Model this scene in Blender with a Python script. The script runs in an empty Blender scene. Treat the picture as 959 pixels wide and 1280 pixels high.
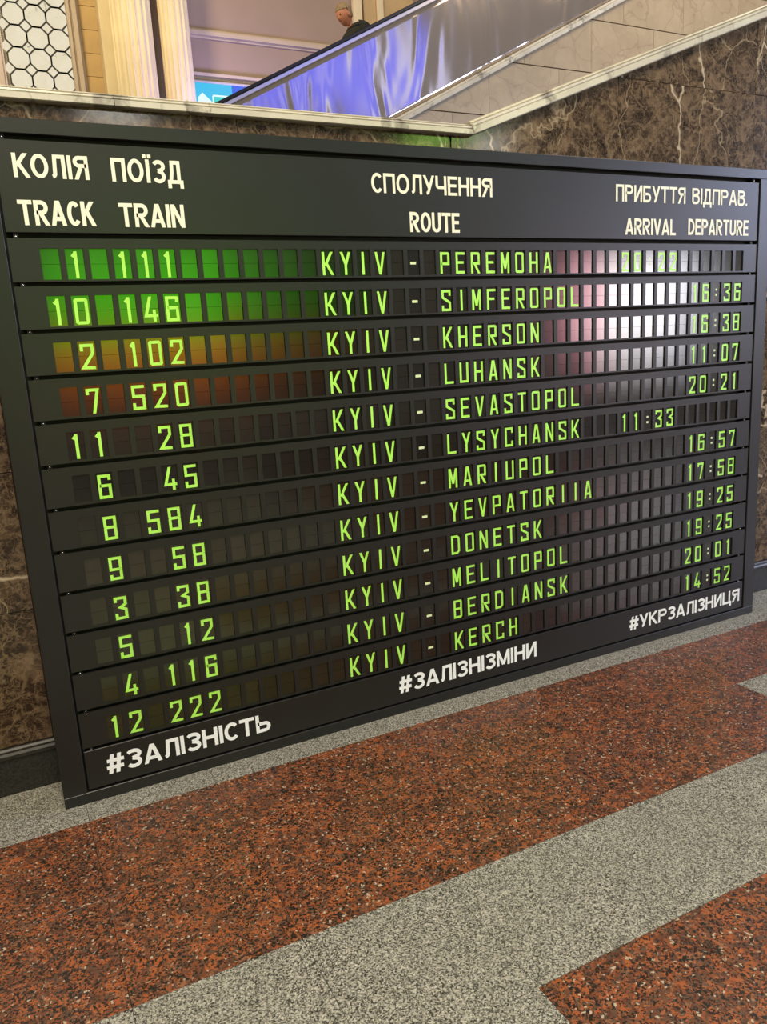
import bpy, bmesh, math, random
from mathutils import Matrix, Vector
random.seed(7)
S = bpy.context.scene
COL = S.collection

# ------------------------------------------------------------------ camera, world, lights, exposure
cd = bpy.data.cameras.new('camera')
cam = bpy.data.objects.new('camera', cd)
COL.objects.link(cam)
S.camera = cam
cd.sensor_fit = 'HORIZONTAL'
cd.sensor_width = 36.0
cd.lens = 36.0 * 968.89 / 959.0
cd.clip_end = 200
right = Vector((0.8918, -0.4489, -0.0560))
down = Vector((-0.1425, -0.1611, -0.9766))
fwd = Vector((0.4294, 0.8789, -0.2076))
mw = Matrix((right, -down, -fwd)).transposed().to_4x4()
mw.translation = Vector((-0.1905, -2.6371, 1.4742))
cam.matrix_world = mw

S.view_settings.view_transform = 'Standard'
S.view_settings.look = 'None'
S.view_settings.gamma = 1.0
S.view_settings.use_curve_mapping = False
S.view_settings.exposure = 0.0

W = bpy.data.worlds.new('hall_ambient')
S.world = W
W.use_nodes = True
bg = W.node_tree.nodes['Background']
bg.inputs[0].default_value = (0.62, 0.56, 0.47, 1)
bg.inputs[1].default_value = 0.30


def area(name, loc, target, sx, sy, power, color):
    l = bpy.data.lights.new(name, 'AREA')
    l.shape = 'RECTANGLE'
    l.size, l.size_y = sx, sy
    l.energy = power
    l.color = color
    o = bpy.data.objects.new(name, l)
    o.location = loc
    o.rotation_euler = (Vector(target) - Vector(loc)).to_track_quat('-Z', 'Y').to_euler()
    COL.objects.link(o)
    return o


area('ceiling_lamp_warm', (-0.6, -3.6, 6.0), (0.9, -0.6, 0.3), 2.6, 2.6, 450, (1.0, 0.88, 0.68))
area('cool_sheen_light', (11.5, -3.2, 3.9), (3.0, 0.0, 1.4), 2.4, 2.4, 660, (0.62, 0.70, 1.0))  # unseen bluish light added for the sheen on the board's right side
area('upper_hall_lamp', (-1.0, 4.0, 8.0), (1.8, 8.0, 5.0), 1.2, 1.2, 300, (1.0, 0.80, 0.45))
area("upper_hall_lamp_far", (8.0, 1.5, 8.5), (6.5, 6.5, 4.6), 2.5, 2.5, 190, (1.0, 0.84, 0.66))
area('sign_cast_light', (3.3, 6.8, 3.9), (2.7, 8.0, 4.9), 1.2, 0.3, 42, (0.46, 0.42, 1.0))  # unseen violet light added to tint the columns and cornice by the sign

# ------------------------------------------------------------------ object helpers


def link(name, mesh, mat=None, parent=None, loc=None):
    o = bpy.data.objects.new(name, mesh)
    COL.objects.link(o)
    if mat is not None and len(mesh.materials) == 0:
        mesh.materials.append(mat)
    if parent is not None:
        o.parent = parent
    if loc is not None:
        o.location = loc
    return o


def thing(name, loc, label, cat, group=None):
    o = bpy.data.objects.new(name, None)
    o.empty_display_size = 0.1
    COL.objects.link(o)
    o.location = loc
    o['label'] = label
    o['category'] = cat
    if group:
        o['group'] = group
    return o


def bm_mesh(name, bm, smooth=False):
    me = bpy.data.meshes.new(name)
    bmesh.ops.recalc_face_normals(bm, faces=bm.faces[:])
    bm.to_mesh(me)
    bm.free()
    if smooth:
        for p in me.polygons:
            p.use_smooth = True
    return me


def add_box(bm, x0, x1, y0, y1, z0, z1, mi=0):
    v = [bm.verts.new((x, y, z)) for x in (x0, x1) for y in (y0, y1) for z in (z0, z1)]
    for f in ((0, 1, 3, 2), (4, 6, 7, 5), (0, 4, 5, 1), (2, 3, 7, 6), (0, 2, 6, 4), (1, 5, 7, 3)):
        fc = bm.faces.new([v[i] for i in f])
        fc.material_index = mi


def box_mesh(name, x0, x1, y0, y1, z0, z1, bev=0.0):
    bm = bmesh.new()
    add_box(bm, x0, x1, y0, y1, z0, z1)
    if bev:
        bmesh.ops.bevel(bm, geom=bm.edges[:], offset=bev, segments=1, affect='EDGES')
    return bm_mesh(name, bm)


def add_prism(bm, pts, y0, y1, mi=0):
    """polygon in x,z extruded along y"""
    a = [bm.verts.new((p[0], y0, p[1])) for p in pts]
    b = [bm.verts.new((p[0], y1, p[1])) for p in pts]
    n = len(pts)
    fs = [bm.faces.new(a), bm.faces.new(b[::-1])]
    for i in range(n):
        fs.append(bm.faces.new((a[i], b[i], b[(i + 1) % n], a[(i + 1) % n])))
    for f in fs:
        f.material_index = mi


def prism_mesh(name, pts, y0, y1, bev=0.0):
    bm = bmesh.new()
    add_prism(bm, pts, y0, y1)
    if bev:
        bmesh.ops.bevel(bm, geom=bm.edges[:], offset=bev, segments=1, affect='EDGES')
    return bm_mesh(name, bm)


def clip(poly, a, b, c):
    """keep the part of polygon where a*x+b*z<=c"""
    out = []
    for i in range(len(poly)):
        p, q = poly[i], poly[(i + 1) % len(poly)]
        dp = a * p[0] + b * p[1] - c
        dq = a * q[0] + b * q[1] - c
        if dp <= 0:
            out.append(p)
        if (dp < 0 < dq) or (dq < 0 < dp):
            t = dp / (dp - dq)
            out.append((p[0] + t * (q[0] - p[0]), p[1] + t * (q[1] - p[1])))
    return out


def rect(x0, x1, z0, z1):
    return [(x0, z0), (x1, z0), (x1, z1), (x0, z1)]


# ------------------------------------------------------------------ materials


def new_mat(name):
    m = bpy.data.materials.new(name)
    m.use_nodes = True
    nt = m.node_tree
    b = nt.nodes['Principled BSDF']
    return m, nt, b


def plain(name, color, rough=0.5, metal=0.0, ior=1.5, var=0.0, scale=8.0, bump=0.0, bscale=60.0):
    m, nt, b = new_mat(name)
    b.inputs['Base Color'].default_value = (*color, 1)
    b.inputs['Roughness'].default_value = rough
    b.inputs['Metallic'].default_value = metal
    b.inputs['IOR'].default_value = ior
    tc = nt.nodes.new('ShaderNodeTexCoord')
    if var:
        n = nt.nodes.new('ShaderNodeTexNoise')
        n.inputs['Scale'].default_value = scale
        n.inputs['Detail'].default_value = 6
        nt.links.new(tc.outputs['Object'], n.inputs['Vector'])
        r = nt.nodes.new('ShaderNodeValToRGB')
        r.color_ramp.elements[0].position = 0.3
        r.color_ramp.elements[1].position = 0.7
        r.color_ramp.elements[0].color = (*[c * (1 - var) for c in color], 1)
        r.color_ramp.elements[1].color = (*[min(1, c * (1 + var)) for c in color], 1)
        nt.links.new(n.outputs['Fac'], r.inputs['Fac'])
        nt.links.new(r.outputs['Color'], b.inputs['Base Color'])
    if bump:
        n2 = nt.nodes.new('ShaderNodeTexNoise')
        n2.inputs['Scale'].default_value = bscale
        n2.inputs['Detail'].default_value = 3
        nt.links.new(tc.outputs['Object'], n2.inputs['Vector'])
        bp = nt.nodes.new('ShaderNodeBump')
        bp.inputs['Strength'].default_value = bump
        bp.inputs['Distance'].default_value = 0.002
        nt.links.new(n2.outputs['Fac'], bp.inputs['Height'])
        nt.links.new(bp.outputs['Normal'], b.inputs['Normal'])
    return m


def ramp(nt, stops, interp='LINEAR'):
    r = nt.nodes.new('ShaderNodeValToRGB')
    r.color_ramp.interpolation = interp
    el = r.color_ramp.elements
    while len(el) > 1:
        el.remove(el[-1])
    el[0].position = stops[0][0]
    el[0].color = (*stops[0][1], 1)
    for p, c in stops[1:]:
        e = el.new(p)
        e.color = (*c, 1)
    return r


def mix(nt, fac, a, b, mode='MIX'):
    n = nt.nodes.new('ShaderNodeMix')
    n.data_type = 'RGBA'
    n.blend_type = mode
    for sock, val in ((n.inputs[0], fac), (n.inputs[6], a), (n.inputs[7], b)):
        if hasattr(val, 'links') or isinstance(val, bpy.types.NodeSocket):
            nt.links.new(val, sock)
        elif isinstance(val, (int, float)):
            sock.default_value = val
        else:
            sock.default_value = (*val, 1)
    return n.outputs[2]


def noise(nt, vec, scale, detail=4, rough=0.55, dist=0.0):
    n = nt.nodes.new('ShaderNodeTexNoise')
    n.inputs['Scale'].default_value = scale
    n.inputs['Detail'].default_value = detail
    n.inputs['Roughness'].default_value = rough
    n.inputs['Distortion'].default_value = dist
    nt.links.new(vec, n.inputs['Vector'])
    return n.outputs


def voronoi(nt, vec, scale, feature='F1', rnd=1.0):
    n = nt.nodes.new('ShaderNodeTexVoronoi')
    n.feature = feature
    n.inputs['Scale'].default_value = scale
    n.inputs['Randomness'].default_value = rnd
    nt.links.new(vec, n.inputs['Vector'])
    return n.outputs


def coords(nt, warp=0.0, wscale=6.0, objrandom=False):
    g = nt.nodes.new('ShaderNodeNewGeometry')
    v = g.outputs['Position']
    if objrandom:
        oi = nt.nodes.new('ShaderNodeObjectInfo')
        sc = nt.nodes.new('ShaderNodeVectorMath')
        sc.operation = 'SCALE'
        sc.inputs[0].default_value = (37.0, 19.0, 53.0)
        nt.links.new(oi.outputs['Random'], sc.inputs['Scale'])
        ad = nt.nodes.new('ShaderNodeVectorMath')
        nt.links.new(v, ad.inputs[0])
        nt.links.new(sc.outputs[0], ad.inputs[1])
        v = ad.outputs[0]
    if warp:
        n = noise(nt, v, wscale, 4)
        sb = nt.nodes.new('ShaderNodeVectorMath')
        sb.operation = 'SUBTRACT'
        sb.inputs[1].default_value = (0.5, 0.5, 0.5)
        nt.links.new(n['Color'], sb.inputs[0])
        ml = nt.nodes.new('ShaderNodeVectorMath')
        ml.operation = 'SCALE'
        ml.inputs['Scale'].default_value = warp
        nt.links.new(sb.outputs[0], ml.inputs[0])
        ad = nt.nodes.new('ShaderNodeVectorMath')
        nt.links.new(v, ad.inputs[0])
        nt.links.new(ml.outputs[0], ad.inputs[1])
        v = ad.outputs[0]
    return v


def sep(nt, col):
    s = nt.nodes.new('ShaderNodeSeparateColor')
    nt.links.new(col, s.inputs[0])
    return s.outputs[0]


def red_granite():
    m, nt, b = new_mat('red_granite')
    v = coords(nt, 0.030, 42, True)
    big = voronoi(nt, v, 60)
    base = ramp(nt, [(0.0, (0.11, 0.042, 0.024)), (0.3, (0.18, 0.058, 0.027)), (0.55, (0.27, 0.080, 0.030)), (0.82, (0.37, 0.098, 0.030)), (1.0, (0.27, 0.12, 0.062))])
    nt.links.new(sep(nt, big['Color']), base.inputs['Fac'])
    col = base.outputs['Color']
    # scattered large orange feldspar crystals
    lg = voronoi(nt, coords(nt, 0.05, 22, True), 27)
    lm = ramp(nt, [(0.0, (0, 0, 0)), (0.80, (0, 0, 0)), (0.84, (0.9, 0.9, 0.9))])
    nt.links.new(sep(nt, lg['Color']), lm.inputs['Fac'])
    col = mix(nt, lm.outputs['Color'], col, (0.37, 0.105, 0.034))
    # patches where dark minerals gather
    pn = noise(nt, v, 9, 3)['Fac']
    # grey-brown small crystals
    mid = voronoi(nt, v, 170)
    mm = ramp(nt, [(0.0, (0, 0, 0)), (0.64, (0, 0, 0)), (0.70, (0.85, 0.85, 0.85))])
    nt.links.new(sep(nt, mid['Color']), mm.inputs['Fac'])
    col = mix(nt, mm.outputs['Color'], col, (0.10, 0.066, 0.044))
    # black mica
    sm = voronoi(nt, coords(nt, 0.022, 80, True), 215)
    addn = nt.nodes.new('ShaderNodeMath')
    addn.operation = 'MULTIPLY_ADD'
    addn.inputs[1].default_value = 0.75
    nt.links.new(pn, addn.inputs[0])
    nt.links.new(sep(nt, sm['Color']), addn.inputs[2])
    bl = ramp(nt, [(0.0, (0, 0, 0)), (1.00 / 1.6, (0, 0, 0)), (1.06 / 1.6, (1, 1, 1))])
    sc = nt.nodes.new('ShaderNodeMath')
    sc.operation = 'MULTIPLY'
    sc.inputs[1].default_value = 1 / 1.6
    nt.links.new(addn.outputs[0], sc.inputs[0])
    nt.links.new(sc.outputs[0], bl.inputs['Fac'])
    col = mix(nt, bl.outputs['Color'], col, (0.018, 0.014, 0.011))
    # pale quartz
    q = voronoi(nt, coords(nt, 0.018, 80, True), 185)
    qm = ramp(nt, [(0.0, (0, 0, 0)), (0.965, (0, 0, 0)), (0.985, (1, 1, 1))])
    nt.links.new(sep(nt, q['Color']), qm.inputs['Fac'])
    col = mix(nt, qm.outputs['Color'], col, (0.50, 0.41, 0.30))
    nt.links.new(col, b.inputs['Base Color'])
    b.inputs['Roughness'].default_value = 0.34
    return m


def grey_granite():
    m, nt, b = new_mat('grey_granite')
    v = coords(nt, 0.008, 120, True)
    a = voronoi(nt, v, 330)
    r = ramp(nt, [(0.0, (0.022, 0.021, 0.018)), (0.22, (0.07, 0.066, 0.055)), (0.42, (0.24, 0.23, 0.19)), (0.7, (0.42, 0.40, 0.335)), (1.0, (0.60, 0.58, 0.49))])
    nt.links.new(sep(nt, a['Color']), r.inputs['Fac'])
    n = noise(nt, v, 170, 3, 0.7)['Fac']
    r2 = ramp(nt, [(0.36, (0.30, 0.30, 0.30)), (0.52, (1, 1, 1))])
    nt.links.new(n, r2.inputs['Fac'])
    col = mix(nt, 0.75, r.outputs['Color'], r2.outputs['Color'], 'MULTIPLY')
    nt.links.new(col, b.inputs['Base Color'])
    b.inputs['Roughness'].default_value = 0.36
    return m


def dark_marble(name='dark_marble'):
    m, nt, b = new_mat(name)
    v = coords(nt, 0.16, 7, True)
    n1 = noise(nt, v, 9, 8, 0.68, 0.6)['Fac']
    base = ramp(nt, [(0.32, (0.014, 0.009, 0.006)), (0.48, (0.036, 0.022, 0.014)), (0.57, (0.10, 0.064, 0.038)), (0.70, (0.22, 0.15, 0.095))])
    nt.links.new(n1, base.inputs['Fac'])
    col = base.outputs['Color']
    # crowded irregular veining
    for sc_, wd, st, c, off in ((7.0, 0.030, 0.75, (0.19, 0.13, 0.08), 0), (15.0, 0.034, 0.6, (0.24, 0.165, 0.10), 3.1), (34.0, 0.035, 0.45, (0.22, 0.155, 0.10), 7.7)):
        mp = nt.nodes.new('ShaderNodeMapping')
        mp.inputs['Location'].default_value = (off, off, off)
        nt.links.new(coords(nt, 0.10, 11, True), mp.inputs['Vector'])
        nn = noise(nt, mp.outputs[0], sc_, 3, 0.5, 0.8)['Fac']
        rr = ramp(nt, [(0.5 - wd, (0, 0, 0)), (0.5, (st, st, st)), (0.5 + wd, (0, 0, 0))])
        nt.links.new(nn, rr.inputs['Fac'])
        col = mix(nt, rr.outputs['Color'], col, c)
    ed2 = voronoi(nt, coords(nt, 0.05, 22, True), 52, 'DISTANCE_TO_EDGE')['Distance']
    er2 = ramp(nt, [(0.0, (0.28, 0.28, 0.28)), (0.06, (0, 0, 0))])
    nt.links.new(ed2, er2.inputs['Fac'])
    col = mix(nt, er2.outputs['Color'], col, (0.25, 0.17, 0.10))
    # dark lumps
    dl = voronoi(nt, coords(nt, 0.08, 12, True), 17)
    dr = ramp(nt, [(0.0, (1, 1, 1)), (0.14, (0.7, 0.7, 0.7)), (0.30, (0, 0, 0))])
    nt.links.new(dl['Distance'], dr.inputs['Fac'])
    col = mix(nt, dr.outputs['Color'], col, (0.026, 0.016, 0.011))
    # long pale veins
    for sc_, w, c, seed in ((0.75, 0.0026, (0.55, 0.45, 0.33), 0.0), (1.4, 0.0022, (0.34, 0.26, 0.17), 5.0)):
        vv = coords(nt, 0.25, 3.5, True)
        mp = nt.nodes.new('ShaderNodeMapping')
        mp.inputs['Location'].default_value = (seed, seed, seed)
        mp.inputs['Scale'].default_value = (1.0, 1.0, 0.55)
        nt.links.new(vv, mp.inputs['Vector'])
        e3 = voronoi(nt, mp.outputs[0], sc_ * 1.6, 'DISTANCE_TO_EDGE')['Distance']
        r3 = ramp(nt, [(0.0, (1, 1, 1)), (w, (0.8, 0.8, 0.8)), (w * 2.2, (0, 0, 0))])
        nt.links.new(e3, r3.inputs['Fac'])
        col = mix(nt, r3.outputs['Color'], col, c)
    nt.links.new(col, b.inputs['Base Color'])
    b.inputs['Roughness'].default_value = 0.13
    return m


def beige_marble():
    m, nt, b = new_mat('beige_marble')
    v = coords(nt, 0.4, 2.2, True)
    n1 = noise(nt, v, 2.5, 8, 0.65, 0.4)['Fac']
    base = ramp(nt, [(0.3, (0.37, 0.28, 0.17)), (0.7, (0.49, 0.39, 0.245))])
    nt.links.new(n1, base.inputs['Fac'])
    e = voronoi(nt, v, 3.2, 'DISTANCE_TO_EDGE')['Distance']
    r = ramp(nt, [(0.0, (0.45, 0.45, 0.45)), (0.025, (0, 0, 0))])
    nt.links.new(e, r.inputs['Fac'])
    col = mix(nt, r.outputs['Color'], base.outputs['Color'], (0.24, 0.155, 0.10))
    nt.links.new(col, b.inputs['Base Color'])
    b.inputs['Roughness'].default_value = 0.3
    return m


def white_marble():
    m, nt, b = new_mat('white_marble')
    v = coords(nt, 0.25, 5)
    mpw = nt.nodes.new('ShaderNodeMapping')
    mpw.inputs['Scale'].default_value = (1.0, 0.35, 0.35)
    mpw.inputs['Rotation'].default_value = (0, 0.5, 0)
    nt.links.new(v, mpw.inputs['Vector'])
    e = noise(nt, mpw.outputs[0], 5.5, 5, 0.7, 0.6)['Fac']
    r = ramp(nt, [(0.56, (0, 0, 0)), (0.61, (0.5, 0.5, 0.5)), (0.68, (0.9, 0.9, 0.9))])
    nt.links.new(e, r.inputs['Fac'])
    n1 = noise(nt, v, 3, 6, 0.6)['Fac']
    base = ramp(nt, [(0.3, (0.50, 0.46, 0.37)), (0.65, (0.68, 0.64, 0.52))])
    nt.links.new(n1, base.inputs['Fac'])
    col = mix(nt, r.outputs['Color'], base.outputs['Color'], (0.18, 0.15, 0.12))
    nt.links.new(col, b.inputs['Base Color'])
    b.inputs['Roughness'].default_value = 0.25
    return m


def steel():
    m, nt, b = new_mat('wavy_steel')
    b.inputs['Base Color'].default_value = (0.52, 0.45, 0.40, 1)
    b.inputs['Metallic'].default_value = 0.80
    b.inputs['Roughness'].default_value = 0.14
    v = coords(nt)
    mp = nt.nodes.new('ShaderNodeMapping')
    mp.inputs['Rotation'].default_value = (0, math.radians(-22), 0)
    mp.inputs['Scale'].default_value = (2.1, 1.0, 0.55)
    nt.links.new(v, mp.inputs['Vector'])
    n = noise(nt, mp.outputs[0], 1.15, 2, 0.45, 0.5)['Fac']
    bp = nt.nodes.new('ShaderNodeBump')
    bp.inputs['Strength'].default_value = 1.0
    bp.inputs['Distance'].default_value = 0.035
    nt.links.new(n, bp.inputs['Height'])
    nt.links.new(bp.outputs['Normal'], b.inputs['Normal'])
    return m


def emitter(name, color, strength):
    m, nt, b = new_mat(name)
    b.inputs['Base Color'].default_value = (0.02, 0.02, 0.02, 1)
    b.inputs['Emission Color'].default_value = (*color, 1)
    b.inputs['Emission Strength'].default_value = strength
    return m


def flap_mat():
    m, nt, b = new_mat('flap_black')
    oi = nt.nodes.new('ShaderNodeObjectInfo')
    r = ramp(nt, [(0.0, (0.0065, 0.006, 0.0055)), (0.5, (0.010, 0.009, 0.0075)), (1.0, (0.015, 0.013, 0.010))])
    nt.links.new(oi.outputs['Random'], r.inputs['Fac'])
    nt.links.new(r.outputs['Color'], b.inputs['Base Color'])
    b.inputs['Roughness'].default_value = 0.13
    b.inputs['IOR'].default_value = 1.85
    return m


M = {
    'red': red_granite(), 'grey': grey_granite(), 'dark': dark_marble(), 'beige': beige_marble(),
    'white': white_marble(), 'steel': steel(), 'flap': flap_mat(),
    'grout': plain('grout', (0.05, 0.045, 0.04), 0.8, var=0.2),
    'beigejoint': plain('beige_joint', (0.16, 0.10, 0.06), 0.8, var=0.2),
    'joint_shade': plain('dark_joint_and_shade', (0.015, 0.011, 0.009), 0.7, var=0.2),
    'panel': plain('panel_black', (0.0125, 0.0125, 0.012), 0.40, var=0.06, scale=5, bump=0.05, bscale=300),
    'frame': plain('frame_black', (0.0125, 0.0125, 0.0125), 0.38, var=0.08, scale=4, bump=0.05, bscale=300),
    'recess': plain('recess_black', (0.004, 0.004, 0.004), 0.7, var=0.1),
    'screw': plain('screw_metal', (0.75, 0.74, 0.7), 0.2, 1.0, var=0.1),
    'green': plain('fluorescent_green', (0.46, 0.98, 0.13), 0.35, ior=1.6, var=0.05, scale=30),
    'dot': plain('dot_white', (0.72, 0.86, 0.52), 0.4, var=0.05, scale=30),
    'cream': plain('letter_cream', (0.88, 0.86, 0.70), 0.5, var=0.03, scale=10),
    'paper': plain('letter_white', (0.93, 0.96, 0.99), 0.5, var=0.03, scale=10),
    'skirt': plain('skirting_granite', (0.020, 0.019, 0.017), 0.25, var=0.5, scale=120),
    'skirt_top': plain('skirting_moulding', (0.020, 0.018, 0.015), 0.45, var=0.4, scale=40),
    'plaster': plain('hall_plaster', (0.34, 0.25, 0.20), 0.7, var=0.06, scale=1.5),
    'plaster_light': plain('hall_moulding', (0.52, 0.42, 0.33), 0.6, var=0.06, scale=2),
    'tan': plain('tan_stone', (0.50, 0.34, 0.15), 0.5, var=0.12, scale=3),
    'column': plain('column_stone', (0.74, 0.62, 0.40), 0.5, var=0.08, scale=3),
    'rubber': plain('handrail_rubber', (0.006, 0.006, 0.007), 0.35, var=0.1),
    'chrome': plain('balustrade_trim', (0.70, 0.66, 0.64), 0.25, 0.6, var=0.06, scale=4),
    'lattice': plain('lattice_iron', (0.012, 0.009, 0.006), 0.5, var=0.2),
    'step': plain('step_metal', (0.25, 0.25, 0.26), 0.4, 0.8, var=0.1),
    'jacket': plain('jacket_cloth', (0.012, 0.013, 0.011), 0.8, var=0.25, scale=12),
    'trouser': plain('trouser_cloth', (0.02, 0.02, 0.025), 0.8, var=0.2, scale=12),
    'skin': plain('skin', (0.52, 0.21, 0.12), 0.5, var=0.08, scale=20),
    'hair': plain('hair_greybrown', (0.27, 0.19, 0.11), 0.8, var=0.35, scale=60),
    'leather': plain('shoe_leather', (0.012, 0.010, 0.009), 0.4, var=0.2),
    'casing': plain('screen_casing', (0.02, 0.02, 0.022), 0.4, var=0.1),
}

# ------------------------------------------------------------------ setting: floor of granite slabs
FY = -0.118
G = 0.425
fl = link('floor', box_mesh('floor', -9, 14, -11, 11, -0.06, -0.010), M['grout'])
fl['kind'] = 'structure'
slab_cache = {}


def slab(x0, x1, y0, y1, mat):
    w, d = round(x1 - x0, 4), round(y1 - y0, 4)
    k = (w, d, mat)
    if k not in slab_cache:
        me = box_mesh('granite_slab', -w / 2 + .0006, w / 2 - .0006, -d / 2 + .0006, d / 2 - .0006, -0.0099, 0.0, 0.0004)
        me.materials.append(M[mat])
        slab_cache[k] = me
    o = link('granite_slab', slab_cache[k], None, fl, ((x0 + x1) / 2, (y0 + y1) / 2, 0))
    return o


for i in range(-6, 13):
    x0 = 0.748 + G * i
    x1 = x0 + G
    for j in range(-1, 5):
        y1 = FY - G * j
        y0 = y1 - G
        if j == -1:
            y1 = 0.205
            mat = 'grey'
        elif j == 0:
            mat = 'red'
        elif j == 1:
            mat = 'red' if i < 4 else 'grey'
        elif j == 2:
            mat = 'grey'
        else:
            mat = 'red' if 0 <= i < 4 or i < -3 else 'grey'
        slab(x0, x1, y0, y1, mat)
# the rest of the hall floor, beyond the picture, in larger pieces
for (x0, x1, y0, y1) in ((-9, -1.802, -2.243, 0.205), (6.273, 14, -2.243, 0.205)):
    slab(x0, x1, y0, y1, 'grey')
for i in range(6):
    slab(-9 + i * 23 / 6, -9 + (i + 1) * 23 / 6, -11, -2.243, 'red' if i % 2 else 'grey')

# ------------------------------------------------------------------ setting: parapet wall of dark marble
WY = 0.215
KX = 1.69
SL = 0.372
wall = link('wall_front', prism_mesh('wall_front', [(-5, 0), (7, 0), (7, 2.30 + SL * (7 - KX)), (KX, 2.295), (-5, 2.295)], WY + 0.022, WY + 0.20), M['joint_shade'])
wall['kind'] = 'structure'
xs = [0.715 + 0.882 * k for k in range(-7, 8)]
zs = [0.175, 0.656, 1.137, 1.618, 2.10, 2.581, 3.062, 3.543, 4.024, 4.5]
for i in range(len(xs) - 1):
    for j in range(len(zs) - 1):
        p = rect(xs[i] + (.004 if i == 8 else .0012), xs[i + 1] - (.004 if i == 7 else .0012), zs[j] + .0012, zs[j + 1] - .0012)
        # below the cap: flat part, then the rising part
        pieces = []
        a = clip(clip(p, 1, 0, KX), 0, 1, 2.2885)  # stones stop short: the bare dark backing imitates the cap's shadow line
        b = clip(clip(p, -1, 0, -KX), -SL, 1, 2.2885 - SL * KX)
        if len(a) > 2 and len(b) > 2 and xs[i] < KX < xs[i + 1]:
            if zs[j + 1] <= 2.2885:
                pieces = [p]
            else:
                # one stone with a bent top edge
                pts = [(p[0][0], p[0][1]), (p[1][0], p[1][1])]
                zt = 2.2885 + SL * (p[1][0] - KX)
                pts.append((p[1][0], min(zt, p[2][1])))
                if zt > p[2][1]:
                    pts.append((KX + (p[2][1] - 2.2885) / SL, p[2][1]))
                pts += [(KX, 2.2885), (p[0][0], 2.2885)]
                pieces = [pts]
        else:
            pieces = [q for q in (a, b) if len(q) > 2]
        for q in pieces:
            xx = [k[0] for k in q]
            zz = [k[1] for k in q]
            if (max(xx) - min(xx)) * (max(zz) - min(zz)) < 0.0005:
                continue
            off = random.uniform(-0.0008, 0.0008)
            link('marble_panel', prism_mesh('marble_panel', q, WY + off, WY + 0.0215), M['dark'], wall)

# cap stones: moulded, flat then rising
cap = link('trim_1', box_mesh('trim_1', -5, KX - 0.2, 0.235, 0.40, 2.297, 2.33), M['white'])
cap['kind'] = 'structure'


def cap_profile(h, scale=1.0):
    # (y, z) from the underside front round to the back
    return [(0.186, 0.0), (0.180, 0.06 * h), (0.180, 0.46 * h), (0.187, 0.50 * h), (0.187, 0.54 * h), (0.183, 0.58 * h), (0.184, 0.70 * h),
            (0.196, 0.76 * h), (0.196, 0.80 * h), (0.192, 0.84 * h), (0.198, 0.94 * h), (0.210, h), (0.42, h), (0.42, 0.0)]


def cap_piece(xa, za, xb, zb, ha, hb, shear_a=0.0, shear_b=0.0):
    bm = bmesh.new()
    A = [bm.verts.new((xa + shear_a * z / max(ha, 1e-6), y, za + z)) for y, z in cap_profile(ha)]
    B = [bm.verts.new((xb + shear_b * z / max(hb, 1e-6), y, zb + z)) for y, z in cap_profile(hb)]
    n = len(A)
    bm.faces.new(A)
    bm.faces.new(B[::-1])
    for i in range(n):
        bm.faces.new((A[i], B[i], B[(i + 1) % n], A[(i + 1) % n]))
    return bm_mesh('cap_stone', bm)


x = -3.3
flat = [-5, -3.4, -1.55, 0.30, KX]
for a, b in zip(flat[:-1], flat[1:]):
    last = b == KX
    link('cap_stone', cap_piece(a + .001, 2.288, b - .001, 2.288, 0.043, 0.043, 0, -0.014 if last else 0), M['white'], cap)
rise = [KX, 3.05, 4.6, 6.9]
for a, b in zip(rise[:-1], rise[1:]):
    s = 0.371
    link('cap_stone', cap_piece(a + .001, 2.290 + s * (a - KX), b - .001, 2.290 + s * (b - KX), 0.053, 0.053, -0.013, -0.013), M['white'], cap)

# skirting
sk = link('baseboard_front', box_mesh('baseboard_front', -5, 7, 0.206, WY + 0.03, 0.0, 0.135), M['skirt'])
sk['kind'] = 'structure'
bm = bmesh.new()
prof = [(0.197, 0.137), (0.195, 0.150), (0.200, 0.158), (0.200, 0.166), (0.206, 0.172), (0.2149, 0.1735), (0.2149, 0.137)]
A = [bm.verts.new((-5, y, z)) for y, z in prof]
B = [bm.verts.new((7, y, z)) for y, z in prof]
bm.faces.new(A)
bm.faces.new(B[::-1])
for i in range(len(prof)):
    bm.faces.new((A[i], B[i], B[(i + 1) % len(prof)], A[(i + 1) % len(prof)]))
link('moulding', bm_mesh('moulding', bm), M['skirt_top'], sk)

# ------------------------------------------------------------------ departure board
U = 0.07           # one column pitch
TZ = 26.5          # board floor offset in pitches
RP = 1.9808        # row pitch


def bx(X):
    return X * U


def bz(Y):
    return (Y + TZ) * U


ORG = (bx(21.9), 0.10, 0.0)
board = thing('departure_board', ORG, 'large black split-flap departure board with green letters standing on the floor against the marble wall', 'departure board')


def L(o):
    """children are modelled in world coordinates; shift their meshes' objects"""
    o.location = (o.location[0] - ORG[0], o.location[1] - ORG[1], o.location[2] - ORG[2])
    return o


XL, XR, IL, IR = -2.38, 46.05, -1.32, 45.0
YT, IT, IB, YB = 4.69, 4.09, -25.93, -26.5
DEP = 0.17
L(link('backing', box_mesh('backing', bx(IL), bx(IR), 0.030, DEP, bz(IB), bz(IT)), M['recess'], board))
for nm, (a, b, c, d) in (('frame_top', (XL, XR, IT, YT)), ('frame_bottom', (XL, XR, YB, IB)),
                         ('frame_side', (XL, IL, IB, IT)), ('frame_side', (IR, XR, IB, IT))):
    L(link(nm, box_mesh(nm, bx(a), bx(b), -0.004, DEP, bz(c), bz(d), 0.0015), M['frame'], board))

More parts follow.
